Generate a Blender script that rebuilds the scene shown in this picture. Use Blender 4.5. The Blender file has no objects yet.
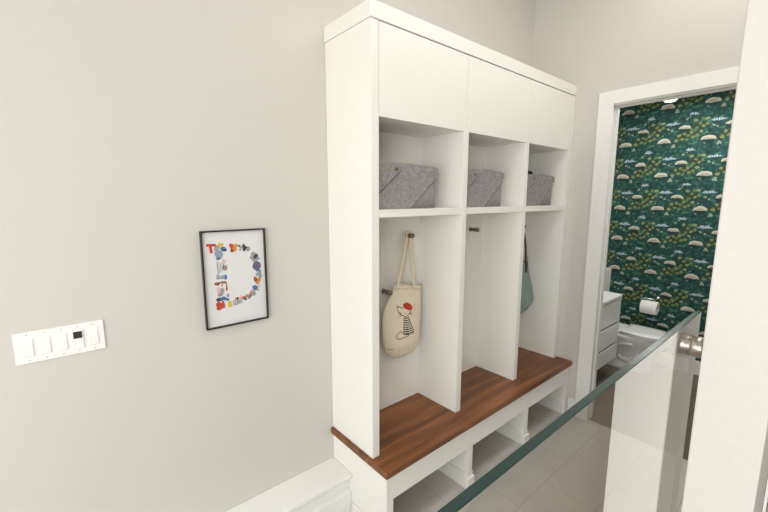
import bpy, bmesh, math, random
from mathutils import Vector, Matrix
random.seed(7)
scene = bpy.context.scene
C = scene.collection
PI = math.pi

# ------------------------------------------------------------------ camera
cam_d = bpy.data.cameras.new('camera'); cam = bpy.data.objects.new('camera', cam_d); C.objects.link(cam)
cam_d.sensor_width = 36; cam_d.lens = 381.07 / 768 * 36; cam_d.clip_start = 0.01
_yaw, _pitch = 0.702, -0.1493
cam.location = (-1.1143, -1.8000, 1.8092)
cam.rotation_euler = (PI / 2 + _pitch, 0, -_yaw)
scene.camera = cam
# ------------------------------------------------------------------ world, lights, exposure
world = bpy.data.worlds.new('sky'); scene.world = world; world.use_nodes = True
wn = world.node_tree; bg = wn.nodes['Background']
sky = wn.nodes.new('ShaderNodeTexSky'); sky.sky_type = 'NISHITA'; sky.sun_disc = False
sky.sun_elevation = math.radians(40)
wn.links.new(sky.outputs[0], bg.inputs[0]); bg.inputs[1].default_value = 0.12
scene.view_settings.view_transform = 'Standard'; scene.view_settings.look = 'None'
scene.view_settings.gamma = 1.0; scene.view_settings.use_curve_mapping = False
scene.view_settings.exposure = -0.03


def area(name, loc, target, sx, sy, power, col):
    d = bpy.data.lights.new(name, 'AREA'); d.shape = 'RECTANGLE'; d.size = sx; d.size_y = sy
    d.energy = power; d.color = col
    o = bpy.data.objects.new(name, d); C.objects.link(o); o.location = loc
    o.rotation_euler = (Vector(target) - Vector(loc)).to_track_quat('-Z', 'Y').to_euler()
    return o


area('window_daylight', (-3.45, -1.35, 1.55), (0.6, -1.0, 0.8), 1.5, 2.0, 42, (1.0, 0.992, 0.975))
area('landing_side_fill', (-3.45, -3.3, 1.75), (0.9, -0.6, 0.7), 1.5, 2.0, 88, (1.0, 0.992, 0.975))  # unseen lamp added to brighten the locker bays from the left
area('hall_ceiling_light', (0.9, -1.25, 3.55), (0.9, -1.25, 0), 1.9, 0.6, 17, (1.0, 0.985, 0.96))
area('landing_top_fill', (-1.2, -3.3, 3.52), (-0.6, -1.6, 0.6), 3.0, 2.0, 64, (1.0, 0.99, 0.97))  # broad unseen fill added to lift the locker interiors
area('bathroom_ceiling_light', (2.95, -1.0, 2.8), (2.95, -1.0, 0), 0.8, 0.8, 25, (1.0, 0.985, 0.96))


# ------------------------------------------------------------------ material helpers
def lin(c):
    return tuple((x / 12.92 if x <= 0.04045 else ((x + 0.055) / 1.055) ** 2.4) for x in c)


def rgb(r, g, b):
    return lin((r / 255, g / 255, b / 255)) + (1,)


def base_mat(name, col, rough=0.5, metal=0.0, spec=0.5):
    m = bpy.data.materials.new(name); m.use_nodes = True
    p = m.node_tree.nodes['Principled BSDF']
    p.inputs['Base Color'].default_value = col; p.inputs['Roughness'].default_value = rough
    p.inputs['Metallic'].default_value = metal; p.inputs['Specular IOR Level'].default_value = spec
    return m, m.node_tree, p


def noisy(name, col, rough=0.5, scale=40, amount=0.04, bump=0.0, metal=0.0, spec=0.5, stretch=None, detail=3):
    """procedural paint/cloth: a noise varies the colour a little and drives a fine bump"""
    m, nt, p = base_mat(name, col, rough, metal, spec)
    tc = nt.nodes.new('ShaderNodeTexCoord'); mp = nt.nodes.new('ShaderNodeMapping')
    if stretch: mp.inputs['Scale'].default_value = stretch
    nz = nt.nodes.new('ShaderNodeTexNoise'); nz.inputs['Scale'].default_value = scale; nz.inputs['Detail'].default_value = detail
    nt.links.new(tc.outputs['Object'], mp.inputs[0]); nt.links.new(mp.outputs[0], nz.inputs[0])
    rp = nt.nodes.new('ShaderNodeValToRGB')
    rp.color_ramp.elements[0].position = 0.3; rp.color_ramp.elements[1].position = 0.7
    rp.color_ramp.elements[0].color = tuple(c * (1 - amount) for c in col[:3]) + (1,)
    rp.color_ramp.elements[1].color = tuple(min(1, c * (1 + amount)) for c in col[:3]) + (1,)
    nt.links.new(nz.outputs[0], rp.inputs[0]); nt.links.new(rp.outputs[0], p.inputs['Base Color'])
    if bump:
        b = nt.nodes.new('ShaderNodeBump'); b.inputs['Strength'].default_value = bump; b.inputs['Distance'].default_value = 0.002
        nt.links.new(nz.outputs[0], b.inputs['Height']); nt.links.new(b.outputs[0], p.inputs['Normal'])
    return m


M = {}
M['wall'] = noisy('wall_paint', rgb(207, 204, 198), 0.65, 60, 0.012, 0.04)
M['ceiling'] = noisy('ceiling_paint', rgb(238, 236, 230), 0.8, 60, 0.01, 0.04)
M['trim'] = noisy('trim_paint', rgb(240, 239, 236), 0.4, 50, 0.008, 0.02)
M['cabinet'] = noisy('cabinet_paint', rgb(240, 238, 232), 0.42, 50, 0.008, 0.02)
M['vanity'] = noisy('vanity_paint', rgb(233, 233, 230), 0.3, 50, 0.008)
M['ceramic'] = noisy('white_ceramic', rgb(240, 240, 238), 0.08, 20, 0.005)
M['paper'] = noisy('tissue_paper', rgb(240, 238, 233), 0.9, 90, 0.02, 0.1)
M['steel'] = noisy('brushed_steel', rgb(178, 170, 160), 0.3, 90, 0.06, 0.03, 1.0, stretch=(1, 30, 1))
M['chrome'] = noisy('chrome', rgb(200, 200, 200), 0.12, 30, 0.02, 0, 1.0)
M['bronze'] = noisy('pewter_metal', rgb(128, 118, 104), 0.38, 60, 0.08, 0.03, 0.9)
M['screw'] = noisy('painted_screw', rgb(214, 211, 206), 0.4, 60, 0.03)
M['black'] = noisy('black_frame', rgb(26, 23, 22), 0.4, 80, 0.1, 0.02)
M['white_paper'] = noisy('poster_paper', rgb(243, 243, 243), 0.6, 60, 0.006)
M['plastic'] = noisy('white_plastic', rgb(243, 242, 240), 0.35, 50, 0.006)
M['dark_plastic'] = noisy('dark_display', rgb(58, 55, 52), 0.25, 50, 0.05)
M['slot'] = noisy('dark_slot', rgb(60, 58, 56), 0.6, 50, 0.05)
M['gap_shade'] = noisy('drawer_gap_shade', rgb(168, 166, 162), 0.6, 50, 0.03)  # grey that paints in the shade of the drawer gaps
M['canvas'] = noisy('cotton_canvas', rgb(228, 215, 192), 0.9, 260, 0.07, 0.25)
M['ink'] = noisy('black_ink', rgb(44, 40, 38), 0.8, 100, 0.08)
M['ink_blue'] = noisy('navy_ink', rgb(48, 62, 72), 0.8, 100, 0.08)
M['ink_red'] = noisy('red_ink', rgb(186, 52, 34), 0.8, 100, 0.08)
M['teal_cloth'] = noisy('sage_leather', rgb(132, 150, 146), 0.6, 45, 0.12, 0.3)
M['brown_leather'] = noisy('dark_leather', rgb(44, 34, 30), 0.5, 80, 0.15, 0.2)
M['navy_knit'] = noisy('navy_knit', rgb(34, 34, 48), 0.95, 120, 0.2, 0.5)
M['tan_leather'] = noisy('tan_leather', rgb(176, 160, 140), 0.6, 80, 0.1, 0.2)
M['brass'] = noisy('aged_brass', rgb(150, 122, 80), 0.4, 60, 0.08, 0, 0.9)
M['dark_wall'] = noisy('landing_wall_paint', rgb(150, 146, 140), 0.7, 60, 0.012)
M['window_frame'] = noisy('window_frame_paint', rgb(240, 240, 238), 0.4, 50, 0.01)


def felt_mat():
    m, nt, p = base_mat('grey_felt', rgb(120, 116, 116), 0.95, spec=0.1)
    tc = nt.nodes.new('ShaderNodeTexCoord')
    n1 = nt.nodes.new('ShaderNodeTexNoise'); n1.inputs['Scale'].default_value = 320; n1.inputs['Detail'].default_value = 6; n1.inputs['Roughness'].default_value = 0.75
    n2 = nt.nodes.new('ShaderNodeTexNoise'); n2.inputs['Scale'].default_value = 70; n2.inputs['Detail'].default_value = 4
    for n in (n1, n2): nt.links.new(tc.outputs['Object'], n.inputs[0])
    mx = nt.nodes.new('ShaderNodeMath'); mx.operation = 'MULTIPLY_ADD'; mx.inputs[1].default_value = 0.35
    nt.links.new(n2.outputs[0], mx.inputs[0])
    m2 = nt.nodes.new('ShaderNodeMath'); m2.operation = 'MULTIPLY'; m2.inputs[1].default_value = 0.65
    nt.links.new(n1.outputs[0], m2.inputs[0]); nt.links.new(m2.outputs[0], mx.inputs[2])
    rp = nt.nodes.new('ShaderNodeValToRGB'); e = rp.color_ramp.elements
    e[0].position = 0.34; e[0].color = rgb(112, 108, 109); e[1].position = 0.66; e[1].color = rgb(176, 171, 171)
    nt.links.new(mx.outputs[0], rp.inputs[0]); nt.links.new(rp.outputs[0], p.inputs['Base Color'])
    b = nt.nodes.new('ShaderNodeBump'); b.inputs['Strength'].default_value = 0.4; b.inputs['Distance'].default_value = 0.002
    nt.links.new(n1.outputs[0], b.inputs['Height']); nt.links.new(b.outputs[0], p.inputs['Normal'])
    return m


M['felt'] = felt_mat()
M['felt_tab'] = noisy('pale_felt_tab', rgb(158, 148, 136), 0.9, 200, 0.1)
M['felt_shade'] = noisy('felt_seam_shade', rgb(74, 68, 68), 0.95, 200, 0.12)  # dark grey for shade lines painted along the flap edges


def wood_mat():
    m, nt, p = base_mat('walnut', rgb(136, 82, 46), 0.38)
    tc = nt.nodes.new('ShaderNodeTexCoord'); mp = nt.nodes.new('ShaderNodeMapping'); mp.inputs['Scale'].default_value = (0.7, 9, 9)
    nt.links.new(tc.outputs['Object'], mp.inputs[0])
    n1 = nt.nodes.new('ShaderNodeTexNoise'); n1.inputs['Scale'].default_value = 1.7; n1.inputs['Detail'].default_value = 4; n1.inputs['Distortion'].default_value = 0.8
    nt.links.new(mp.outputs[0], n1.inputs[0])
    mp2 = nt.nodes.new('ShaderNodeMapping'); mp2.inputs['Scale'].default_value = (3, 90, 90)
    nt.links.new(tc.outputs['Object'], mp2.inputs[0])
    n2 = nt.nodes.new('ShaderNodeTexNoise'); n2.inputs['Scale'].default_value = 2; n2.inputs['Detail'].default_value = 3
    nt.links.new(mp2.outputs[0], n2.inputs[0])
    rp = nt.nodes.new('ShaderNodeValToRGB'); e = rp.color_ramp.elements
    e[0].position = 0.30; e[0].color = rgb(88, 50, 23); e[1].position = 0.76; e[1].color = rgb(162, 102, 52)
    k = e.new(0.5); k.color = rgb(122, 72, 34)
    nt.links.new(n1.outputs[0], rp.inputs[0])
    mx = nt.nodes.new('ShaderNodeMix'); mx.data_type = 'RGBA'; mx.blend_type = 'MULTIPLY'; mx.inputs[0].default_value = 0.28
    r2 = nt.nodes.new('ShaderNodeValToRGB'); r2.color_ramp.elements[0].position = 0.3; r2.color_ramp.elements[0].color = (0.55, 0.5, 0.46, 1)
    r2.color_ramp.elements[1].position = 0.6; r2.color_ramp.elements[1].color = (1, 1, 1, 1)
    nt.links.new(n2.outputs[0], r2.inputs[0]); nt.links.new(rp.outputs[0], mx.inputs[6]); nt.links.new(r2.outputs[0], mx.inputs[7])
    nt.links.new(mx.outputs[2], p.inputs['Base Color'])
    return m


M['wood'] = wood_mat()


def tile_mat(name, c1, c2, grout, rough, ox, oy, tw=0.616, th=0.305):
    """running-bond floor tiles; world coordinates in metres"""
    m, nt, p = base_mat(name, c1, rough)
    tc = nt.nodes.new('ShaderNodeTexCoord'); mp = nt.nodes.new('ShaderNodeMapping')
    mp.inputs['Location'].default_value = (ox, oy, 0)
    nt.links.new(tc.outputs['Object'], mp.inputs[0])
    br = nt.nodes.new('ShaderNodeTexBrick'); br.offset = 0.5; br.inputs['Scale'].default_value = 1
    br.inputs['Brick Width'].default_value = tw; br.inputs['Row Height'].default_value = th
    br.inputs['Mortar Size'].default_value = 0.0022; br.inputs['Mortar Smooth'].default_value = 0.1
    br.inputs['Color1'].default_value = c1; br.inputs['Color2'].default_value = c2; br.inputs['Mortar'].default_value = grout
    nt.links.new(mp.outputs[0], br.inputs[0])
    nz = nt.nodes.new('ShaderNodeTexNoise'); nz.inputs['Scale'].default_value = 5; nz.inputs['Detail'].default_value = 6
    nt.links.new(tc.outputs['Object'], nz.inputs[0])
    mx = nt.nodes.new('ShaderNodeMix'); mx.data_type = 'RGBA'; mx.blend_type = 'MULTIPLY'; mx.inputs[0].default_value = 0.5
    rp = nt.nodes.new('ShaderNodeValToRGB'); rp.color_ramp.elements[0].position = 0.3; rp.color_ramp.elements[0].color = (.82, .81, .8, 1)
    rp.color_ramp.elements[1].position = 0.7
    nt.links.new(nz.outputs[0], rp.inputs[0]); nt.links.new(br.outputs[0], mx.inputs[6]); nt.links.new(rp.outputs[0], mx.inputs[7])
    nt.links.new(mx.outputs[2], p.inputs['Base Color'])
    b = nt.nodes.new('ShaderNodeBump'); b.inputs['Strength'].default_value = 0.3; b.inputs['Distance'].default_value = 0.002; b.invert = True
    nt.links.new(br.outputs[1], b.inputs['Height']); nt.links.new(b.outputs[0], p.inputs['Normal'])
    return m


M['tile'] = tile_mat('hall_tile', rgb(206, 201, 194), rgb(202, 197, 190), rgb(176, 171, 164), 0.08, -1.111 + 0.616 * 3.5, 1.085)
M['bath_tile'] = tile_mat('bathroom_tile', rgb(112, 100, 90), rgb(104, 93, 84), rgb(80, 72, 66), 0.3, 0, 0, 0.9, 0.15)
M['carpet'] = noisy('landing_wood', rgb(126, 112, 98), 0.6, 12, 0.12, 0.05, stretch=(1, 12, 1))


def wallpaper_mat():
    """repeat pattern 0.36 x 0.346 m on the plane x = const (u runs along -Y, v up)"""
    TU, TV = 0.36, 0.346
    m, nt, p = base_mat('botanical_wallpaper', rgb(26, 66, 58), 0.75, spec=0.3)
    N, L = nt.nodes, nt.links

    def setv(sock, v):
        if isinstance(v, (int, float)): sock.default_value = v
        else: L.new(v, sock)

    def math_(op, a, b=0.0, c=0.0, clamp=False):
        n = N.new('ShaderNodeMath'); n.operation = op; n.use_clamp = clamp
        setv(n.inputs[0], a); setv(n.inputs[1], b); setv(n.inputs[2], c); return n.outputs[0]
    tc = N.new('ShaderNodeTexCoord')
    wz = N.new('ShaderNodeTexNoise'); wz.inputs['Scale'].default_value = 26; wz.inputs['Detail'].default_value = 3
    L.new(tc.outputs['Object'], wz.inputs[0])
    sep = N.new('ShaderNodeSeparateXYZ'); L.new(tc.outputs['Object'], sep.inputs[0])
    sc_ = N.new('ShaderNodeSeparateColor'); L.new(wz.outputs[1], sc_.inputs[0])
    u = math_('ADD', math_('MULTIPLY', math_('ADD', sep.outputs[1], 0.189), -1), math_('MULTIPLY_ADD', sc_.outputs[0], 0.026, -0.013))
    v = math_('ADD', math_('SUBTRACT', sep.outputs[2], 2.75), math_('MULTIPLY_ADD', sc_.outputs[1], 0.026, -0.013))

    def local(cx, cy):
        return (math_('WRAP', math_('SUBTRACT', u, cx), TU / 2, -TU / 2), math_('WRAP', math_('SUBTRACT', v, cy), TV / 2, -TV / 2))

    def ell(cx, cy, rx, ry, soft=6.0, flat=None):
        a, b = local(cx, cy)
        r = math_('ADD', math_('POWER', math_('ABSOLUTE', math_('DIVIDE', a, rx)), 2), math_('POWER', math_('ABSOLUTE', math_('DIVIDE', b, ry)), 2))
        k = math_('MULTIPLY', math_('SUBTRACT', 1, r), soft, clamp=True)
        if flat is not None:
            k = math_('MULTIPLY', k, math_('MULTIPLY', math_('SUBTRACT', b, flat), 300, clamp=True))
        return k, a, b

    def mix(col, new, fac):
        n = N.new('ShaderNodeMix'); n.data_type = 'RGBA'; setv(n.inputs[0], fac)
        if isinstance(col, tuple): n.inputs[6].default_value = col
        else: L.new(col, n.inputs[6])
        if isinstance(new, tuple): n.inputs[7].default_value = new
        else: L.new(new, n.inputs[7])
        return n.outputs[2]
    # dark foliage ground
    vo = N.new('ShaderNodeTexVoronoi'); vo.inputs['Scale'].default_value = 30; L.new(tc.outputs['Object'], vo.inputs[0])
    rp = N.new('ShaderNodeValToRGB'); e = rp.color_ramp.elements
    e[0].position = 0.0; e[0].color = rgb(66, 112, 94); e[1].position = 0.8; e[1].color = rgb(24, 54, 54)
    k = e.new(0.35); k.color = rgb(42, 86, 78)
    L.new(vo.outputs[0], rp.inputs[0]); col = rp.outputs[0]
    nz = N.new('ShaderNodeTexNoise'); nz.inputs['Scale'].default_value = 13; L.new(tc.outputs['Object'], nz.inputs[0])
    col = mix(col, rgb(30, 64, 62), math_('MULTIPLY', math_('SUBTRACT', nz.outputs[0], 0.48), 5, clamp=True))
    rnd = random.Random(3)
    for i in range(12):      # mid green sprigs
        f, _, _ = ell(rnd.uniform(0, TU), rnd.uniform(0, TV), rnd.uniform(.014, .03), rnd.uniform(.007, .012), 3)
        col = mix(col, rgb(74, 124, 92), math_('MULTIPLY', f, 0.65))
    for (a, b, w_, h_) in ((.20, .04, .07, .05), (.28, .12, .07, .05), (.13, .02, .05, .03)):      # brownish shade between the leaves
        f, _, _ = ell(a, b, w_, h_, 1.5); col = mix(col, rgb(52, 58, 38), math_('MULTIPLY', f, .7))
    olive = [(.165, .052), (.196, .036), (.222, .060), (.150, .004), (.186, -.006), (.100, -.012), (.282, .142), (.262, .098), (.312, .112),
             (.236, .014), (.246, .078), (.298, .062), (.338, .130), (.210, .092), (.122, .040), (.268, .030), (.300, .182), (.245, .175)]
    for i, (a, b) in enumerate(olive):
        f, _, _ = ell(a, b, .0180 if i % 2 else .0155, .0150, 4)
        col = mix(col, [rgb(122, 134, 80), rgb(98, 124, 76), rgb(138, 146, 94)][i % 3], math_('MULTIPLY', f, 0.88))
    f, _, _ = ell(.335, .178, .022, .014, 3); col = mix(col, rgb(152, 160, 106), math_('MULTIPLY', f, .8))
    for (a, b, r) in [(.085, -.055, .014), (.075, -.07, .010), (.095, -.07, .010), (.02, .115, .009), (.032, .108, .009), (.06, .095, .011), (.17, .19, .009), (.18, .198, .008), (.33, -.05, .009), (.2, .215, .007), (.05, -.01, .006), (.34, .05, .007)]:
        f, _, _ = ell(a, b, r, r, 3); col = mix(col, rgb(164, 178, 152), math_('MULTIPLY', f, 0.7))
    for (cx, cy, w, h) in [(.060, .161, .064, .011), (.228, .240, .040, .009)]:      # pale blue flat flower heads
        f, a, b = ell(cx, cy - .003, w, h, 4)
        g, _, _ = ell(cx - w * .45, cy + .008, w * .3, h * .7, 4)
        g2, _, _ = ell(cx + w * .25, cy + .010, w * .3, h * .7, 4)
        f = math_('MAXIMUM', f, math_('MAXIMUM', g, g2))
        st = math_('MULTIPLY_ADD', math_('SINE', math_('MULTIPLY', a, 330)), 0.25, 0.68)
        col = mix(col, rgb(184, 204, 214), math_('MULTIPLY', f, st))
    for (cx, cy, w, h) in [(0, -.018, .061, .042), (.162, .107, .052, .032)]:      # cream umbel caps with a ribbed underside
        f, _, _ = ell(cx, cy - .014, .055, .030, 2); col = mix(col, rgb(22, 46, 44), math_('MULTIPLY', f, .75))
        f, a, b = ell(cx, cy, w, h, 6, flat=-.006)
        col = mix(col, rgb(200, 196, 180), f)
        g, a, b = ell(cx, cy - .006, w * .86, h * .66, 5, flat=-.002)
        st = math_('MULTIPLY_ADD', math_('SINE', math_('MULTIPLY', a, 480)), 0.28, 0.5, clamp=True)
        col = mix(col, rgb(122, 116, 102), math_('MULTIPLY', g, st))
    L.new(col, p.inputs['Base Color'])
    return m


M['wallpaper'] = wallpaper_mat()


def glass_mat(name, tint, refl=1.0, power=1.0):
    # power 2 stands for both faces of the pane reflecting as one
    m = bpy.data.materials.new(name); m.use_nodes = True; nt = m.node_tree; nt.nodes.clear()
    out = nt.nodes.new('ShaderNodeOutputMaterial'); mix = nt.nodes.new('ShaderNodeMixShader')
    tr = nt.nodes.new('ShaderNodeBsdfTransparent'); gl = nt.nodes.new('ShaderNodeBsdfGlossy')
    tr.inputs[0].default_value = tint; gl.inputs['Roughness'].default_value = 0.0; gl.inputs[0].default_value = (refl, refl, refl, 1)
    fr = nt.nodes.new('ShaderNodeFresnel'); ge = nt.nodes.new('ShaderNodeNewGeometry')
    mr = nt.nodes.new('ShaderNodeMapRange'); mr.inputs['To Min'].default_value = 1.5; mr.inputs['To Max'].default_value = 1 / 1.5
    nt.links.new(ge.outputs['Backfacing'], mr.inputs[0]); nt.links.new(mr.outputs[0], fr.inputs[0])
    inv = nt.nodes.new('ShaderNodeMath'); inv.operation = 'SUBTRACT'; inv.inputs[0].default_value = 1
    pw = nt.nodes.new('ShaderNodeMath'); pw.operation = 'POWER'; pw.inputs[1].default_value = power
    fc = nt.nodes.new('ShaderNodeMath'); fc.operation = 'SUBTRACT'; fc.inputs[0].default_value = 1
    nt.links.new(fr.outputs[0], inv.inputs[1]); nt.links.new(inv.outputs[0], pw.inputs[0]); nt.links.new(pw.outputs[0], fc.inputs[1])
    nt.links.new(fc.outputs[0], mix.inputs[0]); nt.links.new(tr.outputs[0], mix.inputs[1]); nt.links.new(gl.outputs[0], mix.inputs[2])
    nt.links.new(mix.outputs[0], out.inputs[0])
    return m


M['glass'] = glass_mat('clear_glass', (0.965, 0.98, 0.972, 1), 1.0, 3.0)
_gb = bpy.data.materials.new('clear_glass_back'); _gb.use_nodes = True; _gb.node_tree.nodes.clear()
_o = _gb.node_tree.nodes.new('ShaderNodeOutputMaterial'); _t = _gb.node_tree.nodes.new('ShaderNodeBsdfTransparent')
_t.inputs[0].default_value = (0.975, 0.99, 0.982, 1); _gb.node_tree.links.new(_t.outputs[0], _o.inputs[0])
M['glass_back'] = _gb
M['glass_edge'] = noisy('green_glass_edge', rgb(35, 60, 58), 0.18, 30, 0.08)
M['picture_glass'] = glass_mat('picture_glass', (0.99, 0.99, 0.99, 1), 0.5)

lampm, _nt, _p = base_mat('lamp_glow', (1, 1, 1, 1), 0.4)
_p.inputs['Emission Color'].default_value = (1, .95, .87, 1); _p.inputs['Emission Strength'].default_value = 2.0
M['lamp'] = lampm


# ------------------------------------------------------------------ mesh helpers
def add_box(bm, x0, x1, y0, y1, z0, z1, bev=0.0, mi=0, seg=2):
    tmp = bmesh.new()
    bmesh.ops.create_cube(tmp, size=1)
    for v in tmp.verts:
        v.co = Vector(((x0 + x1) / 2 + v.co.x * (x1 - x0), (y0 + y1) / 2 + v.co.y * (y1 - y0), (z0 + z1) / 2 + v.co.z * (z1 - z0)))
    if bev: bmesh.ops.bevel(tmp, geom=tmp.edges[:], offset=bev, segments=seg, profile=0.5, affect='EDGES')
    merge(bm, tmp, mi)


def merge(bm, tmp, mi=None):
    vm = {v: bm.verts.new(v.co) for v in tmp.verts}
    for f in tmp.faces:
        try:
            nf = bm.faces.new([vm[v] for v in f.verts]); nf.smooth = f.smooth
            nf.material_index = f.material_index if mi is None else mi
        except ValueError:
            pass
    tmp.free()


def box_bm(*a, **k):
    bm = bmesh.new(); add_box(bm, *a, **k); return bm


def add_lathe(bm, prof, origin, axis='z', n=32, mi=0, smooth=True):
    """prof: list of (radius, height) along the axis"""
    tmp = bmesh.new(); rings = []
    for r, h in prof:
        ring = []
        if r < 1e-6: ring = [tmp.verts.new(tv(0, 0, h, axis, origin))]
        else:
            for i in range(n):
                a = 2 * PI * i / n; ring.append(tmp.verts.new(tv(r * math.cos(a), r * math.sin(a), h, axis, origin)))
        rings.append(ring)
    for A, B in zip(rings, rings[1:]):
        for i in range(n):
            j = (i + 1) % n
            q = [A[i % len(A)], A[j % len(A)], B[j % len(B)], B[i % len(B)]]
            q2 = []
            for t in q:
                if t not in q2: q2.append(t)
            if len(q2) > 2: tmp.faces.new(q2)
    for ring in (rings[0], rings[-1]):
        if len(ring) > 2: tmp.faces.new(ring)
    bmesh.ops.recalc_face_normals(tmp, faces=tmp.faces[:])
    for f in tmp.faces: f.smooth = smooth and len(f.verts) < 5
    merge(bm, tmp, mi)


def tv(a, b, h, axis, o):
    if axis == 'z': v = (a, b, h)
    elif axis == 'y': v = (a, h, b)
    else: v = (h, a, b)
    return Vector((v[0] + o[0], v[1] + o[1], v[2] + o[2]))


def add_tube(bm, pts, r, n=10, mi=0, flat=None, caps=True):
    """tube along pts; flat=(w,t,normal) makes a flat ribbon of width w and thickness t"""
    tmp = bmesh.new(); rings = []; pts = [Vector(p) for p in pts]
    for i, p in enumerate(pts):
        d = (pts[min(i + 1, len(pts) - 1)] - pts[max(i - 1, 0)]).normalized()
        ref = Vector(flat[2]) if flat else (Vector((0, 0, 1)) if abs(d.z) < 0.9 else Vector((0, 1, 0)))
        s = d.cross(ref)
        if s.length < 1e-4: s = d.cross(Vector((1, 0.3, 0.2)))
        s.normalize(); t = s.cross(d).normalized()
        a_, b_ = (flat[0] / 2, flat[1] / 2) if flat else (r, r)
        rings.append([tmp.verts.new(p + s * a_ * math.cos(2 * PI * k / n) + t * b_ * math.sin(2 * PI * k / n)) for k in range(n)])
    for A, B in zip(rings, rings[1:]):
        for k in range(n): tmp.faces.new([A[k], A[(k + 1) % n], B[(k + 1) % n], B[k]])
    if caps: tmp.faces.new(rings[0]); tmp.faces.new(rings[-1])
    bmesh.ops.recalc_face_normals(tmp, faces=tmp.faces[:])
    for f in tmp.faces: f.smooth = True
    merge(bm, tmp, mi)


def add_prism(bm, poly, y0, y1, mi=0):
    """extrude an (x,z) polygon from y0 to y1"""
    tmp = bmesh.new()
    A = [tmp.verts.new((x, y0, z)) for x, z in poly]; B = [tmp.verts.new((x, y1, z)) for x, z in poly]
    tmp.faces.new(A); tmp.faces.new(B[::-1]); n = len(poly)
    for i in range(n): tmp.faces.new([A[i], A[(i + 1) % n], B[(i + 1) % n], B[i]])
    bmesh.ops.recalc_face_normals(tmp, faces=tmp.faces[:])
    merge(bm, tmp, mi)


def obj(name, bm, mats, parent=None, loc=None):
    me = bpy.data.meshes.new(name); bm.to_mesh(me); bm.free()
    for m in (mats if isinstance(mats, (list, tuple)) else [mats]): me.materials.append(m)
    o = bpy.data.objects.new(name, me); C.objects.link(o)
    if parent is not None:
        o.parent = parent
        o.location = -parent.matrix_world.translation if loc is None else loc
    return o


def thing(name, label, cat, loc=(0, 0, 0), group=None):
    o = bpy.data.objects.new(name, None); C.objects.link(o); o.location = loc
    o.matrix_world = Matrix.Translation(loc); o.empty_display_size = 0.05
    tag(o, label, cat, group); return o


def tag(o, label, cat, group=None):
    o['label'] = label; o['category'] = cat
    if group: o['group'] = group
    return o


def struct(name, bm, m):
    o = obj(name, bm, m); o['kind'] = 'structure'; return o


def dup_tree(root, delta, label):
    r = root.copy(); C.objects.link(r); r.location = root.location + Vector(delta); r['label'] = label
    for ch in list(root.children):
        c = ch.copy(); C.objects.link(c); c.parent = r
        for g in list(ch.children):
            d = g.copy(); C.objects.link(d); d.parent = c
    return r


def bx(*a, **k): return box_bm(*a, **k)


# ================================================================== THE SETTING
XW = 2.045            # hall face of the east wall
CE = 3.6
struct('floor', bx(-3.6, XW + 0.02, -1.7, 0, -0.1, 0), M['tile'])
struct('floor_bathroom', bx(XW + 0.02, 3.9, -2.3, 0, -0.1, 0), M['bath_tile'])
struct('floor_landing', bx(-3.6, XW, -5.2, -1.66, 0.30, 0.49), M['carpet'])
struct('wall_north', bx(-3.72, 3.9, 0, 0.12, -0.1, CE), M['wall'])
bm = bmesh.new()
OY0, OY1, OZ = -0.662, -1.50, 2.480   # clear door opening
add_box(bm, XW, XW + 0.115, OY0 + 0.02, 0, 0, CE); add_box(bm, XW, XW + 0.115, -5.2, OY1 - 0.02, 0, CE)
add_box(bm, XW, XW + 0.115, OY1 - 0.02, OY0 + 0.02, OZ + 0.02, CE)
struct('wall_east', bm, M['wall'])
struct('wall_south', bx(-0.084, XW, -1.759, -1.645, 0, CE, bev=0.003), M['wall'])
struct('wall_landing', bx(-3.72, XW + 0.115, -5.32, -5.2, 0, CE), M['dark_wall'])
# west wall with a tall window opening and one added to light the bays
bm = bmesh.new()
for a, b in ((-5.2, -4.05), (-2.55, -2.2), (-0.5, 0)): add_box(bm, -3.72, -3.6, a, b, -0.1, CE)
for a, b in ((-4.05, -2.55), (-2.2, -0.5)): add_box(bm, -3.72, -3.6, a, b, -0.1, 0.52); add_box(bm, -3.72, -3.6, a, b, 2.85, CE)
struct('wall_west', bm, M['wall'])
for n_, y0_, y1_ in (('window_1', -2.2, -0.5), ('added_window', -4.05, -2.55)):  # second frame is added around an unseen opening that lights the bays
    bm = bmesh.new(); ym_ = (y0_ + y1_) / 2
    for a, b, c, d in ((y0_, y0_ + .07, .52, 2.85), (y1_ - .07, y1_, .52, 2.85), (y0_ + .07, y1_ - .07, .52, .59), (y0_ + .07, y1_ - .07, 2.78, 2.85), (ym_ - .025, ym_ + .025, .59, 2.78)):
        add_box(bm, -3.70, -3.64, a, b, c, d, bev=.004)
    struct(n_, bm, M['window_frame'])
struct('ceiling', bx(-3.72, 3.9, -5.32, 0.12, CE, CE + 0.1), M['ceiling'])
# bathroom shell
struct('wall_bathroom_east', bx(3.78, 3.9, -2.3, 0, 0, CE), M['wallpaper'])
struct('wall_bathroom_south', bx(XW + 0.115, 3.9, -2.42, -2.3, 0, CE), M['wall'])
struct('ceiling_bathroom', bx(XW + 0.115, 3.78, -2.3, 0, 2.9, 3.0), M['ceiling'])
struct('trim_5', bx(XW + 0.115, 3.78, -0.16, 0, 0, 1.0, bev=.004), M['trim'])            # boxed-in half wall behind the toilet
struct('baseboard_bathroom', bx(3.764, 3.78, -2.3, -0.161, 0, 0.15, bev=.003), M['trim'])

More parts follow.
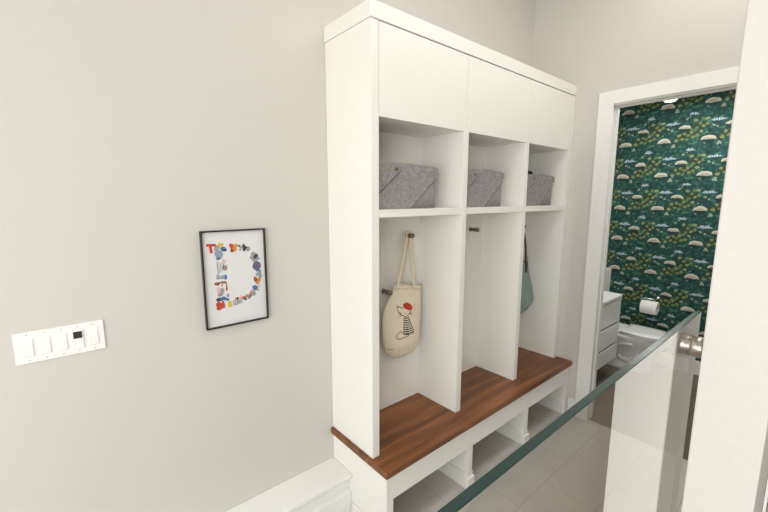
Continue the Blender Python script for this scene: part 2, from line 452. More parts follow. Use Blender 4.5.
# door casing and jamb lining (hall side)
CW = 0.1
bm = bmesh.new()
ci, co, ct = OY0 - 0.003, OY0 + 0.102, OZ + 0.102
for (a, b, c, d) in ((ci, co, 0, OZ + .010), (OY1 - .102, OY1 + .003, 0, OZ + .010), (OY1 - .102, co, OZ + .010, ct)):
    add_box(bm, XW - 0.018, XW, a, b, c, d, bev=.002)
struct('trim_1', bm, M['trim'])
bm = bmesh.new()
add_box(bm, XW, XW + 0.118, OY0, OY0 + .02, 0, OZ, bev=.002)
add_box(bm, XW, XW + 0.118, OY1 - .02, OY1, 0, OZ, bev=.002)
add_box(bm, XW, XW + 0.118, OY1 - .02, OY0 + .02, OZ, OZ + .02, bev=.002)
add_box(bm, XW + 0.05, XW + 0.085, OY0 - .006, OY0, 0, OZ - .006, bev=.001)       # door stop bead
add_box(bm, XW + 0.05, XW + 0.085, OY1, OY1 + .006, 0, OZ - .006, bev=.001)
add_box(bm, XW + 0.05, XW + 0.085, OY1, OY0, OZ - .006, OZ, bev=.001)
struct('trim_2', bm, M['trim'])
struct('baseboard_east', bx(XW - 0.014, XW, co, -0.503, 0, 0.14, bev=.003), M['trim'])
# low boxed ledge along the north wall, left of the lockers
bm = bmesh.new()
add_box(bm, -3.6, 0.008, -0.195, 0, 0.243, 0.268, bev=.004)
add_box(bm, -3.6, 0.008, -0.172, 0, 0.215, 0.243, bev=.006)
add_box(bm, -3.6, 0.008, -0.158, 0, 0.0, 0.215)
add_box(bm, -3.6, 0.008, -0.187, -0.158, 0.0, 0.163, bev=.004)
struct('trim_3', bm, M['trim'])

# ================================================================== LOCKERS
ZB = 0.465                       # bench top
D1, D2 = 0.380, 0.510
XL, T = 0.0093, 0.0463
DV = [(0.681, 0.7273), (1.3507, 1.397)]
XR = XW - 0.062
ZS, ZD, ZC, ZT = 1.756, 2.187, 2.600, 2.673
BK = -0.045
lk = thing('mudroom_locker', 'tall white locker unit with three open bays, cubbies and flat doors, standing on the bench', 'locker', (1.0, -0.2, ZB))
cab = M['cabinet']
obj('side_panel', bx(XL, XL + T, -D1, -0.001, ZB, ZC - .001, bev=.0015), cab, lk)
obj('side_panel', bx(XR, XW - .001, -D1, -0.001, ZB, ZC - .001, bev=.0015), cab, lk)
obj('back_panel', bx(XL + T, XR, BK, -0.001, ZB, ZC - .001), cab, lk)
for a, b in DV: obj('divider', bx(a, b, -D1, BK, ZB, ZD + .02, bev=.0015), cab, lk)
bays = [(XL + T, DV[0][0]), (DV[0][1], DV[1][0]), (DV[1][1], XR)]
for a, b in bays:
    obj('shelf', bx(a, b, -D1 + .001, BK, ZS - .038, ZS, bev=.0015), cab, lk)
    obj('cubby_top', bx(a, b, -D1 + .02, BK, ZD + .002, ZD + .02), cab, lk)
seams = [XL + T + .002, (DV[0][0] + DV[0][1]) / 2, (DV[1][0] + DV[1][1]) / 2, XR - .002]
for i in range(3):
    obj('door', bx(seams[i] + .0013, seams[i + 1] - .0013, -D1 - .0005, -D1 + .019, ZD, ZC - .004, bev=.001), cab, lk)
obj('cornice', bx(XL - .006, XW - .001, -D1 - .006, -0.001, ZC, ZT, bev=.0025), cab, lk)
# coat pegs: round peg with a collar and a groove


def peg_bm(x, z):
    bm = bmesh.new()
    add_lathe(bm, [(0, 0), (.0145, 0), (.0155, -.003), (.0155, -.008), (.0125, -.011), (.0125, -.034), (.0112, -.036), (.0112, -.039), (.0135, -.041),
                   (.0150, -.043), (.0150, -.070), (.0135, -.076), (0, -.077)], (x, BK, z), 'y', 20)
    return bm


pegs = [(0.540, 1.582), (0.362, 1.246), (0.18, 1.572), (1.212, 1.583), (0.87, 1.583), (1.862, 1.578), (1.53, 1.578)]
for x, z in pegs: obj('coat_peg', peg_bm(x, z), M['bronze'], lk)

# bench with its walnut seat
bb = thing('storage_bench', 'long white storage bench with a walnut seat slab and three open shoe bays', 'bench', (1.0, -0.2, 0))
st_ = obj('seat', bx(-0.006, XW - .001, -D2, -0.001, ZB - .037, ZB, bev=.002), M['wood'], bb); st_['label'] = 'walnut seat slab'
YF = -0.492
ZF = 0.282
obj('side_panel', bx(XL, XL + T, YF, -0.001, 0, ZB - .038, bev=.0015), cab, bb)
obj('side_panel', bx(XR + .012, XW - .001, YF, -0.001, 0, ZB - .038, bev=.0015), cab, bb)
for a, b in DV: obj('divider', bx(a, b, YF + .004, -0.001, 0, ZB - .038, bev=.0015), cab, bb)
fs = [XL + T, (DV[0][0] + DV[0][1]) / 2, (DV[1][0] + DV[1][1]) / 2, XR + .012]
for i in range(3):
    obj('front_rail', bx(fs[i] + .0008, fs[i + 1] - .0008, YF - .001, YF + .02, ZF, ZB - .038, bev=.001), cab, bb)
for a, b in DV:
    bm = bmesh.new()
    add_box(bm, a - .012, b + .012, YF - .010, YF + .004, 0, .075, bev=.004)
    add_box(bm, a - .012, a, YF + .004, -0.03, 0, .10, bev=.004); add_box(bm, b, b + .012, YF + .004, -0.03, 0, .10, bev=.004)
    obj('plinth', bm, cab, bb)
bm = bmesh.new()
add_box(bm, XL - .012, XL, YF - .010, -.196, 0, .092, bev=.004); add_box(bm, XL - .012, XL + T + .004, YF - .012, YF, 0, .092, bev=.004)
obj('plinth', bm, cab, bb)
obj('plinth', bx(XR - .004, XR + .012, YF + .004, -0.03, 0, .10, bev=.004), cab, bb)
obj('back_panel', bx(XL + T, XR + .012, -0.018, -0.001, 0, ZB - .038), cab, bb)

# ================================================================== FELT BASKETS
BW, BD, BH = 0.445, 0.235, 0.226
bx0, by0 = 0.105, -0.300
bk = thing('storage_basket', 'grey felt storage basket in the left cubby, widest in view', 'basket', (bx0 + BW / 2, by0 + BD / 2, ZS), 'felt baskets in the locker cubbies')


def rrect(x0, x1, y0, y1, r, n=5):
    pts = []
    for cx, cy, a0 in ((x1 - r, y1 - r, 0), (x0 + r, y1 - r, PI / 2), (x0 + r, y0 + r, PI), (x1 - r, y0 + r, 1.5 * PI)):
        for i in range(n + 1):
            a = a0 + PI / 2 * i / n; pts.append((cx + r * math.cos(a), cy + r * math.sin(a)))
    return pts


def rim(x): return 0.010 * (1 - ((x - bx0 - BW / 2) / (BW / 2)) ** 2)


def basket_bm():
    bm = bmesh.new()
    def ring(x0, x1, y0, y1, r, z, top=False):
        pts = []
        P = rrect(x0, x1, y0, y1, r)
        Q = []
        for i in range(len(P)):
            a, b = P[i], P[(i + 1) % len(P)]
            k = max(1, int(math.dist(a, b) / .03))
            for j in range(k): Q.append((a[0] + (b[0] - a[0]) * j / k, a[1] + (b[1] - a[1]) * j / k))
        return Q
    o = ring(bx0, bx0 + BW, by0, by0 + BD, .022, 0); t = .006
    i_ = [(min(max(x, bx0 + t), bx0 + BW - t), min(max(y, by0 + t), by0 + BD - t)) for x, y in o]
    zs = [0, .07, .15, None]
    R = []
    for z in zs:
        R.append([bm.verts.new((x, y, ZS + .001 + (BH + rim(x) if z is None else z))) for x, y in o])
    R.append([bm.verts.new((x, y, ZS + .001 + BH + rim(x))) for x, y in i_])
    R.append([bm.verts.new((x, y, ZS + .007)) for x, y in i_])
    n = len(o)
    for A, B in zip(R, R[1:]):
        for k in range(n):
            f = bm.faces.new([A[k], A[(k + 1) % n], B[(k + 1) % n], B[k]]); f.smooth = True
    bm.faces.new(R[0][::-1]); bm.faces.new(R[-1])
    return bm


obj('body', basket_bm(), M['felt'], bk)
zt = ZS + .001 + BH
# wrapped front: a middle band over the body, a button-down corner flap over the band
px_ = [bx0 + .100 + i * (BW - .100 - .004) / 10 for i in range(11)]
poly = [(x, zt + rim(x) - .0005) for x in px_] + [(bx0 + BW - .001, ZS + .19), (bx0 + BW - .012, ZS + .165), (bx0 + .235, ZS + .002), (bx0 + .004, ZS + .002), (bx0 + .004, ZS + .095)]
bm = bmesh.new(); add_prism(bm, poly, by0 - .0045, by0 - .0002); obj('front_wrap', bm, M['felt'], bk)
poly = [(bx0 + .002, zt - .001)] + [(bx0 + x, zt + rim(bx0 + x) - .0005) for x in (.03, .06, .09, .12, .138)] + [(bx0 + .152, zt - .006), (bx0 + .156, zt - .022), (bx0 + .150, zt - .034), (bx0 + .002, zt - .150)]
bm = bmesh.new(); add_prism(bm, poly, by0 - .0095, by0 - .0046); fl = obj('flap', bm, M['felt'], bk)
bm = bmesh.new(); add_tube(bm, [(bx0 + .154, by0 - .0062, zt - .033), (bx0 + .003, by0 - .0062, zt - .1535)], .0030, 8)  # dark piping stands in for the shade under the flap edge
obj('seam_shade', bm, M['felt_shade'], bk)
bm = bmesh.new(); add_tube(bm, [(bx0 + BW - .010, by0 - .0018, ZS + .1635), (bx0 + .238, by0 - .0018, ZS + .004)], .0030, 8)  # same painted shade line along the lower edge of the band
obj('seam_shade', bm, M['felt_shade'], bk)
bm = bmesh.new(); add_lathe(bm, [(0, -.004), (.008, -.004), (.011, -.001), (.011, .001)], (bx0 + .124, by0 - .0105, zt - .020), 'y', 16)
obj('button', bm, M['brass'], bk)
bm = bmesh.new()
add_prism(bm, [(bx0 + BW - .012, zt - .002), (bx0 + BW + .001, zt - .007), (bx0 + BW + .003, zt - .03), (bx0 + BW, zt - .042), (bx0 + BW - .006, zt - .032)], by0 - .0085, by0 - .0046)
obj('corner_tab', bm, M['felt_tab'], bk)
d2x, d3x = 0.772 - bx0, 1.487 - bx0
dup_tree(bk, (d2x, 0, 0), 'grey felt storage basket in the middle cubby of the locker')
dup_tree(bk, (d3x, 0, 0), 'grey felt storage basket in the right cubby with a dark knit poking out')
# dark knitted hat stuffed in the third basket
bm = bmesh.new(); bmesh.ops.create_icosphere(bm, subdivisions=4, radius=1)
for v in bm.verts:
    d = v.co.copy(); w = 1 + .10 * math.sin(7 * d.x + 3 * d.z) * math.cos(5 * d.y) + .06 * math.sin(19 * d.x)
    v.co = Vector((1.635 + d.x * .085 * w, -.215 + d.y * .06 * w, 1.965 + d.z * .062 * w))
for f in bm.faces: f.smooth = True
hat = obj('knit_hat', bm, M['navy_knit']); tag(hat, 'dark navy knitted hat poking out of the right-hand grey basket', 'hat')

# ================================================================== TOTE BAG (left bay)
tb = thing('tote_bag', 'cream canvas tote bag printed with a small animal in a red beret, in left bay', 'bag', (0.48, -0.1, 0.81))


def lerp_tab(tab, z):
    for (z0, a0), (z1, a1) in zip(tab, tab[1:]):
        if z <= z1:
            k = (z - z0) / (z1 - z0); k = max(0, min(1, k)); return a0 + (a1 - a0) * k
    return tab[-1][1]


LT = [(.812, .44), (.818, .40), (.835, .368), (.87, .338), (.92, .318), (.98, .306), (1.04, .304), (1.10, .306), (1.15, .318), (1.19, .352), (1.22, .384), (1.256, .412)]
RT = [(.812, .47), (.818, .565), (.83, .592), (.86, .612), (.92, .622), (1.0, .632), (1.1, .636), (1.256, .636)]
DT = [(.812, .012), (.835, .030), (.90, .046), (1.0, .046), (1.1, .036), (1.2, .022), (1.256, .012)]
YB = -0.105


def front_y(x, z):
    l, r, d = lerp_tab(LT, z), lerp_tab(RT, z), lerp_tab(DT, z)
    s = max(-1, min(1, (x - (l + r) / 2) / ((r - l) / 2)))
    fold = .006 * math.sin(26 * (x - .3) + 9 * (z - .8)) * (1 - abs(s)) + .004 * math.sin(55 * (x + z)) * max(0, (z - 1.05) / .2) * (1 - abs(s))
    return YB - d * (1 - abs(s) ** 2.6) ** .7 - fold


def lift(x, z): return .046 * max(0, min(1, (.636 - x) / .224)) * max(0, min(1, (z - 1.15) / .106)) ** 1.4


bm = bmesh.new(); NU, NV = 36, 44; grid = []
for j in range(NV + 1):
    z = .812 + (1.256 - .812) * j / NV; l, r = lerp_tab(LT, z), lerp_tab(RT, z); row = []
    d = lerp_tab(DT, z)
    for i in range(2 * NU):
        if i <= NU: s = -1 + 2 * i / NU; y = front_y((l + r) / 2 + s * (r - l) / 2, z)
        else:
            s = 1 - 2 * (i - NU) / NU; y = YB + d * .55 * (1 - abs(s) ** 2.6) ** .7
        x = (l + r) / 2 + s * (r - l) / 2
        row.append(bm.verts.new((x, y, z + lift(x, z))))
    grid.append(row)
for A, B in zip(grid, grid[1:]):
    for i in range(2 * NU):
        f = bm.faces.new([A[i], A[(i + 1) % (2 * NU)], B[(i + 1) % (2 * NU)], B[i]]); f.smooth = True
bm.faces.new(grid[0][::-1])
inner = [bm.verts.new((v.co.x, YB + (v.co.y - YB) * .5, v.co.z - .03)) for v in grid[-1]]
for i in range(2 * NU): bm.faces.new([grid[-1][i], grid[-1][(i + 1) % (2 * NU)], inner[(i + 1) % (2 * NU)], inner[i]])
bm.faces.new(inner)
obj('bag_body', bm, M['canvas'], tb)
# top hem band
bm = bmesh.new()
hem = [(lerp_tab(LT, 1.237) + .003 + (.636 - lerp_tab(LT, 1.237) - .006) * i / 24) for i in range(25)]
add_tube(bm, [(x, front_y(x, 1.24) - .0012, 1.24 + lift(x, 1.24)) for x in hem], 0, 6, 0, flat=(.026, .0025, (0, -1, 0)))
obj('hem', bm, M['canvas'], tb)


def bez(p, n=18):
    p = [Vector(q) for q in p]; out = []
    for i in range(n + 1):
        t = i / n; out.append(p[0] * (1 - t) ** 3 + p[1] * 3 * t * (1 - t) ** 2 + p[2] * 3 * t * t * (1 - t) + p[3] * t ** 3)
    return out


px0, pz0 = 0.540, 1.582
for yy, dx, w in ((-.118, 0, .026), (-.092, .012, .026)):
    bm = bmesh.new()
    ya = BK - .041 if yy < -.1 else BK - .018
    arc = [Vector((px0 - .0145 * math.cos(a), ya, pz0 + .0005 + .0145 * math.sin(a))) for a in [i * PI / 10 for i in range(11)]]
    lft = bez([(0.412 + dx, yy - .003, 1.262), (0.43 + dx, yy, 1.33), (px0 - .03, ya, 1.47), (px0 - .0145, ya, pz0)])
    rgt = bez([(px0 + .0145, ya, pz0), (px0 + .022, ya, 1.47), (0.560 + dx, yy, 1.34), (0.556 + dx, yy - .003, 1.238)])
    add_tube(bm, lft[:-1] + arc + rgt[1:], 0, 8, 0, flat=(w, .0035, (0, -1, 0)))
    obj('strap', bm, M['canvas'], tb)
# printed drawing on the front
bm = bmesh.new()


def stroke(pts, w, mi, sub=6):
    P = []
    for a, b in zip(pts, pts[1:]):
        for k in range(sub): P.append((a[0] + (b[0] - a[0]) * k / sub, a[1] + (b[1] - a[1]) * k / sub))
    P.append(pts[-1])
    add_tube(bm, [(x, front_y(x, z) - .0006, z) for x, z in P], 0, 6, mi, flat=(w, .0012, (0, -1, 0)))


def blob(cx, cz, rx, rz, rot, mi, n=20, rings=4):
    tmp = bmesh.new(); c = tmp.verts.new((cx, front_y(cx, cz) - .0011, cz)); prev = None
    for k in range(1, rings + 1):
        R = []
        for i in range(n):
            a = 2 * PI * i / n; ex, ez = rx * k / rings * math.cos(a), rz * k / rings * math.sin(a)
            x = cx + ex * math.cos(rot) - ez * math.sin(rot); z = cz + ex * math.sin(rot) + ez * math.cos(rot)
            R.append(tmp.verts.new((x, front_y(x, z) - .0011, z)))
        for i in range(n):
            tmp.faces.new([c, R[i], R[(i + 1) % n]] if prev is None else [prev[i], R[i], R[(i + 1) % n], prev[(i + 1) % n]])
        prev = R
    bmesh.ops.recalc_face_normals(tmp, faces=tmp.faces[:]); merge(bm, tmp, mi)


stroke([(.447, 1.140), (.425, 1.148), (.403, 1.160), (.405, 1.140), (.412, 1.120), (.427, 1.104), (.445, 1.092), (.463, 1.086), (.482, 1.093), (.497, 1.108), (.503, 1.122)], .0045, 0)
blob(.486, 1.145, .044, .021, -.42, 1)
stroke([(.478, 1.168), (.474, 1.176)], .004, 1)
for s in ((.43, 1.112, .407, 1.122), (.43, 1.106, .405, 1.104), (.433, 1.101, .413, 1.089), (.497, 1.106, .522, 1.106), (.494, 1.101, .522, 1.094), (.49, 1.096, .513, 1.083)):
    stroke([s[:2], s[2:]], .003, 0)
stroke([(.462, 1.109), (.462, 1.100)], .006, 0)
for k in range(8):
    z = 1.076 - k * .0145; hw0 = .448 - .001 * k; hw1 = .484 + .0052 * k
    stroke([(hw0, z + .004), ((hw0 + hw1) / 2, z - .002), (hw1, z + .002)], .0072, 2)
stroke([(.449, 1.083), (.444, 1.03), (.442, .975)], .004, 0); stroke([(.482, 1.083), (.502, 1.03), (.522, .985), (.525, .968), (.505, .962)], .004, 0)
stroke([(.470, 1.02), (.468, .975), (.488, .968)], .0035, 0)
stroke([(.440, .985), (.420, .999), (.40, .992), (.384, .976), (.390, .960), (.415, .951), (.45, .953), (.480, .958), (.485, .966), (.45, .972)], .0042, 0)
stroke([(.551, 1.150), (.551, 1.132)], .0025, 1); stroke([(.551, 1.118), (.549, 1.105)], .0025, 1)
stroke([(.33, .905), (.345, .895), (.37, .893)], .0025, 0)
obj('print', bm, [M['ink'], M['ink_red'], M['ink_blue']], tb)

# ================================================================== SAGE SHOULDER BAG (right bay)
sb = thing('shoulder_bag', 'sage green-grey shoulder bag with a dark strap hanging in the right bay', 'bag', (1.8, -.13, .83))
bm = bmesh.new(); NU, NV = 20, 24; rows = []
for j in range(NV + 1):
    t = j / NV
    bl = Vector((1.56, 0, .80)); br = Vector((1.968, 0, .938)); tl = Vector((1.64, 0, 1.285)); tr = Vector((1.842, 0, 1.30))
    a = bl.lerp(tl, t); b = br.lerp(tr, t); dep = .040 * (1 - t) ** .6 + .010
    if t < .06: dep *= .6 + t * 6.6
    row = []
    for i in range(2 * NU):
        s = -1 + 2 * i / NU if i <= NU else 1 - 2 * (i - NU) / NU
        p = a.lerp(b, (s + 1) / 2); e = dep * (1 - abs(s) ** 3) ** .7
        y = -.170 - e + .006 * math.sin(30 * p.x + 14 * t) * (1 - abs(s)) if i <= NU else -.170 + e * .7
        row.append(bm.verts.new((p.x + .008 * math.sin(6 * t) * s, y, p.z)))
    rows.append(row)
for A, B in zip(rows, rows[1:]):
    for i in range(2 * NU):
        f = bm.faces.new([A[i], A[(i + 1) % (2 * NU)], B[(i + 1) % (2 * NU)], B[i]]); f.smooth = True
bm.faces.new(rows[0][::-1]); bm.faces.new(rows[-1])
obj('bag_body', bm, M['teal_cloth'], sb)
bm = bmesh.new()
hx, hz = 1.862, 1.578
arc = [Vector((hx - .0155 * math.cos(a), BK - .041, hz + .0155 * math.sin(a))) for a in [i * PI / 8 for i in range(9)]]
l_ = bez([(1.70, -.165, 1.27), (1.715, -.15, 1.36), (1.80, -.11, 1.48), (hx - .0155, BK - .041, hz)])
r_ = bez([(hx + .0155, BK - .041, hz), (hx + .012, -.12, 1.48), (1.812, -.170, 1.40), (1.792, -.180, 1.27)])
add_tube(bm, l_[:-1] + arc + r_[1:], 0, 8, 0, flat=(.034, .008, (0, -1, 0)))
obj('strap', bm, M['brown_leather'], sb)
for cx, cy in ((1.70, -.184), (1.788, -.186)):
    tab = obj('strap_tab', bx(cx - .018, cx + .018, cy - .007, cy + .007, 1.20, 1.30, bev=.004), M['brown_leather'], sb)
    bm = bmesh.new()
    add_tube(bm, [(cx + .016 * math.cos(a), cy - .006, 1.318 + .016 * math.sin(a)) for a in [i * 2 * PI / 14 for i in range(15)]], .0035, 6, 0)
    obj('ring', bm, M['bronze'], tab, loc=(0, 0, 0))

# ================================================================== FRAMED PRINT on the north wall
pf = thing('picture_frame', 'black framed print of a collage letter D on the pale wall', 'picture', (-.511, -.01, 1.443))
X0, X1, Z0, Z1 = -.657, -.364, 1.218, 1.668
bm = bmesh.new(); w = .0062
for a, b, c, d in ((X0, X0 + w, Z0, Z1), (X1 - w, X1, Z0, Z1), (X0 + w, X1 - w, Z0, Z0 + w), (X0 + w, X1 - w, Z1 - w, Z1)):
    add_box(bm, a, b, -.022, -.001, c, d, bev=.001)
obj('frame', bm, M['black'], pf)
obj('backing', bx(X0 + w, X1 - w, -.008, -.001, Z0 + w, Z1 - w), M['white_paper'], pf)
cols = [rgb(204, 76, 48), rgb(226, 150, 70), rgb(70, 120, 176), rgb(60, 60, 64), rgb(150, 168, 190), rgb(232, 196, 70), rgb(186, 150, 140), rgb(150, 96, 60), rgb(110, 100, 130), rgb(168, 170, 172), rgb(232, 200, 196), rgb(100, 140, 120)]
cm = [noisy('print_colour', c, .7, 300, .08) for c in cols]
bm = bmesh.new(); R = random.Random(11)


def motif(cx, cz, rx, rz, mi, n=9, jag=.25):
    if cx < -.53: cx -= .007
    rx *= 1.1; rz *= 1.1
    poly = []
    for i in range(n):
        a = 2 * PI * i / n; k = 1 + R.uniform(-jag, jag); poly.append((cx + rx * k * math.cos(a), cz + rz * k * math.sin(a)))
    add_prism(bm, poly, -.0088 - .0001 * R.random(), -.0079, mi)


def line(x0, z0, x1, z1, w, mi):
    dx, dz = x1 - x0, z1 - z0; l = math.hypot(dx, dz); nx, nz = -dz / l * w / 2, dx / l * w / 2
    add_prism(bm, [(x0 + nx, z0 + nz), (x1 + nx, z1 + nz), (x1 - nx, z1 - nz), (x0 - nx, z0 - nz)], -.0089 - .0001 * R.random(), -.0079, mi)


# T-shaped red bit, suns, figures along the top
line(-.632, 1.604, -.592, 1.602, .012, 0); line(-.617, 1.602, -.612, 1.567, .012, 0)
motif(-.583, 1.588, .011, .014, 9); motif(-.563, 1.598, .011, .011, 5, 12, .35); motif(-.552, 1.583, .013, .009, 2); motif(-.548, 1.574, .010, .004, 3)
motif(-.524, 1.592, .009, .011, 0); motif(-.512, 1.583, .012, .014, 1); motif(-.521, 1.572, .009, .009, 7); motif(-.502, 1.596, .006, .006, 1)
motif(-.490, 1.591, .008, .005, 11); motif(-.476, 1.584, .012, .006, 9); motif(-.462, 1.580, .013, .012, 3, 11, .5); motif(-.468, 1.588, .007, .006, 10); motif(-.445, 1.574, .012, .010, 9, 9, .5)
motif(-.484, 1.573, .007, .005, 4)
# stem
motif(-.577, 1.558, .016, .018, 4); motif(-.577, 1.540, .010, .006, 8)
for i in range(5): line(-.592 + i * .007, 1.525 - .003 * i, -.588 + i * .006, 1.470 + .004 * i, .0025, [3, 9, 9, 4, 3][i])
motif(-.555, 1.523, .008, .010, 10); motif(-.550, 1.495, .009, .012, 6); motif(-.584, 1.455, .008, .012, 9); motif(-.565, 1.452, .010, .010, 4); motif(-.552, 1.452, .007, .010, 2)
motif(-.588, 1.425, .012, .007, 7); motif(-.563, 1.428, .014, .005, 7); line(-.575, 1.421, -.577, 1.408, .004, 7); line(-.556, 1.424, -.556, 1.410, .004, 7)
motif(-.584, 1.392, .009, .016, 10); motif(-.570, 1.390, .008, .016, 9); motif(-.549, 1.398, .004, .014, 0); motif(-.579, 1.372, .010, .009, 6)
motif(-.583, 1.350, .015, .007, 3); motif(-.565, 1.352, .012, .008, 2); motif(-.545, 1.362, .006, .008, 4); motif(-.548, 1.344, .009, .006, 2)
motif(-.589, 1.324, .010, .014, 0); motif(-.573, 1.318, .012, .013, 0); motif(-.588, 1.307, .012, .007, 0); motif(-.570, 1.335, .005, .006, 0)
motif(-.541, 1.322, .007, .014, 5); motif(-.535, 1.312, .006, .007, 5)
# bottom of the bowl
for (x, z) in ((-.519, 1.322), (-.500, 1.326)):
    line(x - .010, z + .010, x + .010, z + .011, .002, 3); line(x - .010, z - .010, x + .010, z - .009, .002, 3); line(x - .010, z + .010, x - .010, z - .010, .002, 3); line(x + .010, z + .011, x + .010, z - .009, .002, 3); motif(x, z, .006, .006, 9)
motif(-.512, 1.341, .009, .006, 7); motif(-.492, 1.345, .008, .007, 10); motif(-.478, 1.337, .010, .009, 0); motif(-.470, 1.332, .006, .007, 2); motif(-.463, 1.346, .009, .008, 6); motif(-.454, 1.335, .006, .006, 11)
# right of the bowl
motif(-.425, 1.545, .009, .011, 9, 9, .5); motif(-.414, 1.535, .010, .010, 3, 11, .55); motif(-.432, 1.530, .009, .008, 9); motif(-.418, 1.518, .011, .009, 9, 9, .5); motif(-.402, 1.522, .008, .008, 4)
motif(-.409, 1.487, .019, .020, 8, 16, .04); motif(-.409, 1.487, .009, .010, 3, 12, .1)
motif(-.401, 1.463, .011, .005, 2); motif(-.394, 1.452, .006, .010, 4); motif(-.407, 1.444, .009, .010, 9); motif(-.394, 1.436, .008, .007, 9)
motif(-.418, 1.421, .008, .013, 7); motif(-.402, 1.415, .009, .012, 1); motif(-.410, 1.402, .010, .007, 6); motif(-.396, 1.428, .005, .005, 0)
motif(-.423, 1.380, .012, .013, 2, 10, .2); motif(-.404, 1.385, .007, .008, 10); motif(-.409, 1.368, .006, .006, 9)
motif(-.440, 1.358, .012, .010, 6); motif(-.428, 1.352, .008, .010, 4); motif(-.449, 1.345, .009, .006, 8); motif(-.436, 1.371, .006, .005, 10)
obj('artwork', bm, cm, pf)
obj('glazing', bx(X0 + w, X1 - w, -.0125, -.0115, Z0 + w, Z1 - w), M['picture_glass'], pf)

# ================================================================== SWITCH PLATE
sp = thing('switch_plate', 'white five-gang light switch plate with a small dark display on the wall', 'light switch', (-1.154, -.005, 1.287))
obj('plate', bx(-1.282, -1.0265, -.006, -.0005, 1.2295, 1.344, bev=.002), M['plastic'], sp)
for i in range(5):
    cx = -1.154 + (i - 2) * .0465 + .0
    if i == 3: continue
    bm = bmesh.new()
    add_box(bm, cx - .0168, cx + .0168, -.0075, -.005, 1.2535, 1.320, bev=.0008)
    tmp = bmesh.new(); add_box(tmp, cx - .0145, cx + .0145, -.0100, -.006, 1.2560, 1.3175, bev=.0012)
    for v in tmp.verts:
        if v.co.z > 1.29 and v.co.y < -.008: v.co.y += .0018
    merge(bm, tmp, 0)
    obj('rocker', bm, M['plastic'], sp)
cx = -1.154 + .0465
dm = bx(cx - .0165, cx + .0165, -.010, -.005, 1.2505, 1.319, bev=.001)
dd = obj('dimmer', dm, M['plastic'], sp)
obj('display', bx(cx - .013, cx + .013, -.0110, -.0098, 1.290, 1.3165, bev=.0004), M['dark_plastic'], dd, loc=(0, 0, 0))
for i in range(5):
    cx = -1.154 + (i - 2) * .0465
    for z in (1.3345, 1.2395):
        bm = bmesh.new(); add_lathe(bm, [(0, -.0072), (.0028, -.0068), (.0032, -.0058)], (cx, 0, z), 'y', 12)
        obj('screw', bm, M['screw'], sp)

# ================================================================== GLASS BALUSTRADE
gb = thing('glass_balustrade', 'frameless clear glass balustrade panel with green edge beside the white wall', 'glass panel', (-.3, -1.622, .36))
GY = -1.617
GT, GX0, GX1, GZ0, GZ1 = .0115, -2.1, .001, .36, 1.5505
bm = bmesh.new(); add_box(bm, GX0, GX1, GY - GT / 2, GY + GT / 2, GZ0, GZ1, bev=.0012, seg=1)
bmesh.ops.recalc_face_normals(bm, faces=bm.faces[:])
for f in bm.faces:
    f.material_index = (0 if f.normal.y < 0 else 2) if abs(f.normal.y) > .9 else 1
    f.smooth = False
pane = obj('glass_pane', bm, [M['glass'], M['glass_edge'], M['glass_back']], gb)
so = thing('glass_standoff', 'brushed steel round standoff clamping the glass to the white wall end', 'bracket', (-.05, -1.622, 1.480))
SOX, SOZ = -.050, 1.480
bm = bmesh.new()
add_lathe(bm, [(0, .002), (.0225, .002), (.0235, .001), (.0235, -.0195), (.0225, -.0205), (0, -.0205)], (SOX, GY - GT / 2 - .002, SOZ), 'y', 40)
obj('barrel', bm, M['steel'], so)
bm = bmesh.new()
add_lathe(bm, [(0, 0), (.0235, 0), (.0235, .009), (.021, .011), (0, .011)], (SOX, GY + GT / 2, SOZ), 'y', 40)
obj('cap', bm, M['steel'], so)

# plate on the landing side of the white wall
wp = thing('wall_outlet', 'white wall plate with dark slots at the lower right edge', 'outlet', (.36, -1.765, .99))
obj('plate', bx(.285, .43, -1.766, -1.7595, .86, 1.06, bev=.002), M['plastic'], wp)
for z in (1.025, .99, .955, .92, .885): obj('slot', bx(.310, .33, -1.7672, -1.7655, z - .009, z + .009), M['slot'], wp)

# ================================================================== BATHROOM
vn = thing('vanity', 'white wall-hung bathroom vanity with two stacked drawers, seen through the doorway', 'vanity', (2.7, -.3, .2))
VX0, VX1, VY0, VY1 = 2.30, 3.10, -.50, -.162
obj('carcass', bx(VX0, VX1, VY0 + .02, VY1, .20, .835, bev=.002), M['vanity'], vn)
for z0, z1 in ((.20, .365), (.378, .580), (.593, .840)):
    dr = obj('drawer', bx(VX0 + .002, VX1 - .02, VY0, VY0 + .019, z0, z1 - .012, bev=.003), M['vanity'], vn)
    obj('shaded_gap', bx(VX0 + .004, VX1 - .022, VY0 + .008, VY0 + .0192, z1 - .012, z1 + .0005), M['gap_shade'], dr, loc=(0, 0, 0))  # grey strip stands in for the shadow gap between drawers
obj('end_panel', bx(VX1 - .018, VX1, VY0 - .002, VY1, .20, .835, bev=.002), M['vanity'], vn)
obj('countertop', bx(VX0 - .005, VX1 + .006, VY0 - .008, VY1, .836, .866, bev=.004), M['ceramic'], vn)

tl = thing('toilet', 'white skirted toilet with closed lid beside the green wallpapered wall', 'toilet', (3.465, -.5, 0))
TX = 3.465


def dshape(cx, yb, yf, hw, n=40, p=2.4):
    """D-shaped ring from back yb (straight) to rounded front yf"""
    pts = []; ym = yb - (yb - yf) * .38
    for i in range(n + 1):
        a = PI * i / n
        c, s = math.cos(a), math.sin(a)
        pts.append((cx - hw * (abs(c) ** (2 / p)) * (1 if c > 0 else -1), ym - (ym - yf) * abs(s) ** (2 / p)))
    pts.append((cx + hw * .93, yb)); pts.append((cx - hw * .93, yb))
    return pts


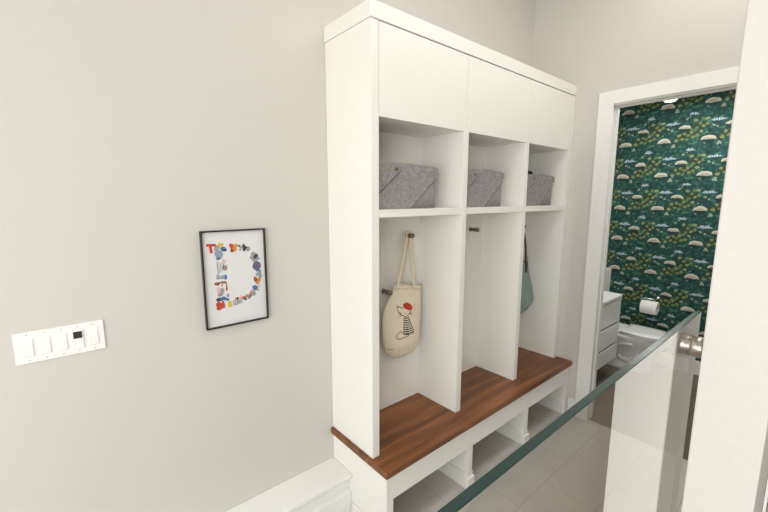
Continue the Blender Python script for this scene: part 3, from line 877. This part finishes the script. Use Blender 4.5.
def loft(rings, bm=None, cap0=True, cap1=True):
    bm = bm or bmesh.new(); V = [[bm.verts.new(p) for p in r] for r in rings]; n = len(V[0])
    for A, B in zip(V, V[1:]):
        for i in range(n):
            f = bm.faces.new([A[i], A[(i + 1) % n], B[(i + 1) % n], B[i]]); f.smooth = True
    if cap0: bm.faces.new(V[0][::-1])
    if cap1: bm.faces.new(V[-1])
    bmesh.ops.recalc_face_normals(bm, faces=bm.faces[:]); return bm


prof = [(0, .150, -.74), (.03, .148, -.735), (.08, .140, -.725), (.16, .140, -.735), (.23, .155, -.78), (.29, .172, -.83), (.34, .183, -.865), (.375, .186, -.875), (.388, .183, -.872), (.39, .17, -.86)]
bm = loft([[(x, y, z) for x, y in dshape(TX, -.165, yf, hw)] for z, hw, yf in prof])
# moulded trapway ridge on each side
for s in (-1, 1):
    path = [(-.58, .30), (-.50, .30), (-.43, .25), (-.42, .18), (-.47, .12), (-.55, .11), (-.62, .15), (-.66, .22)]
    P = []
    for (y0_, z0_), (y1_, z1_) in zip(path, path[1:]):
        for k in range(4):
            y_, z_ = y0_ + (y1_ - y0_) * k / 4, z0_ + (z1_ - z0_) * k / 4
            P.append((TX + s * (lerp_tab([(z, hw) for z, hw, _ in prof], z_) - .027), y_, z_))
    add_tube(bm, P, .034, 14)
obj('bowl', bm, M['ceramic'], tl)
bm = loft([[(x, y, z) for x, y in dshape(TX, yb, yf, hw)] for z, hw, yf, yb in ((.391, .182, -.878, -.46), (.396, .187, -.884, -.455), (.404, .187, -.884, -.455), (.407, .184, -.88, -.457))])
obj('seat', bm, M['ceramic'], tl)
bm = loft([[(x, y, z) for x, y in dshape(TX, yb, yf, hw)] for z, hw, yf, yb in ((.409, .182, -.878, -.46), (.413, .187, -.885, -.452), (.424, .187, -.885, -.452), (.432, .178, -.872, -.46), (.436, .12, -.78, -.50))])
obj('lid', bm, M['ceramic'], tl)
bm = bmesh.new(); add_box(bm, TX - .165, TX + .165, -.455, -.165, .389, .415, bev=.010)
obj('tank_deck', bm, M['ceramic'], tl)
th = thing('toilet_roll_holder', 'chrome toilet roll holder fixed on the green wallpaper', 'roll holder', (3.77, -.55, .68))
bm = bmesh.new()
add_lathe(bm, [(0, 0), (.026, 0), (.026, -.012), (.012, -.014), (.012, -.03), (0, -.03)], (3.779, -.645, .735), 'x', 20)
add_tube(bm, [(3.76, -.645, .735), (3.70, -.645, .735), (3.68, -.64, .735), (3.68, -.525, .735), (3.68, -.512, .725), (3.68, -.512, .655), (3.68, -.52, .644), (3.68, -.534, .642), (3.68, -.674, .642)], .007, 10)
obj('arm', bm, M['chrome'], th)
tr_ = thing('toilet_roll', 'white toilet paper roll hanging against the green wallpaper', 'toilet roll', (3.68, -.55, .66))
bm = bmesh.new(); add_lathe(bm, [(.022, .075), (.070, .075), (.072, .072), (.072, -.072), (.070, -.075), (.022, -.075), (.022, .075)], (3.68, -.600, .642), 'y', 36)
obj('paper', bm, M['paper'], tr_)
bm = bmesh.new(); add_lathe(bm, [(.0215, .074), (.0215, -.074), (.019, -.074), (.019, .074), (.0215, .074)], (3.68, -.600, .642), 'y', 28)
obj('core', bm, M['tan_leather'], tr_)

pl = thing('pendant_light', 'white glowing bathroom light peeking under the door head', 'light', (2.9, -.785, 2.9))
bm = bmesh.new(); add_lathe(bm, [(0, 0), (.06, 0), (.06, -.02), (.012, -.024), (.012, -.17), (.0, -.17)], (2.9, -.785, 2.899), 'z', 24)
obj('stem', bm, M['chrome'], pl)
bm = bmesh.new(); add_lathe(bm, [(0, 2.735), (.03, 2.732), (.05, 2.71), (.058, 2.67), (.054, 2.635), (.036, 2.618), (0, 2.613)], (2.9, -.785, 0), 'z', 32)
obj('globe', bm, M['lamp'], pl)
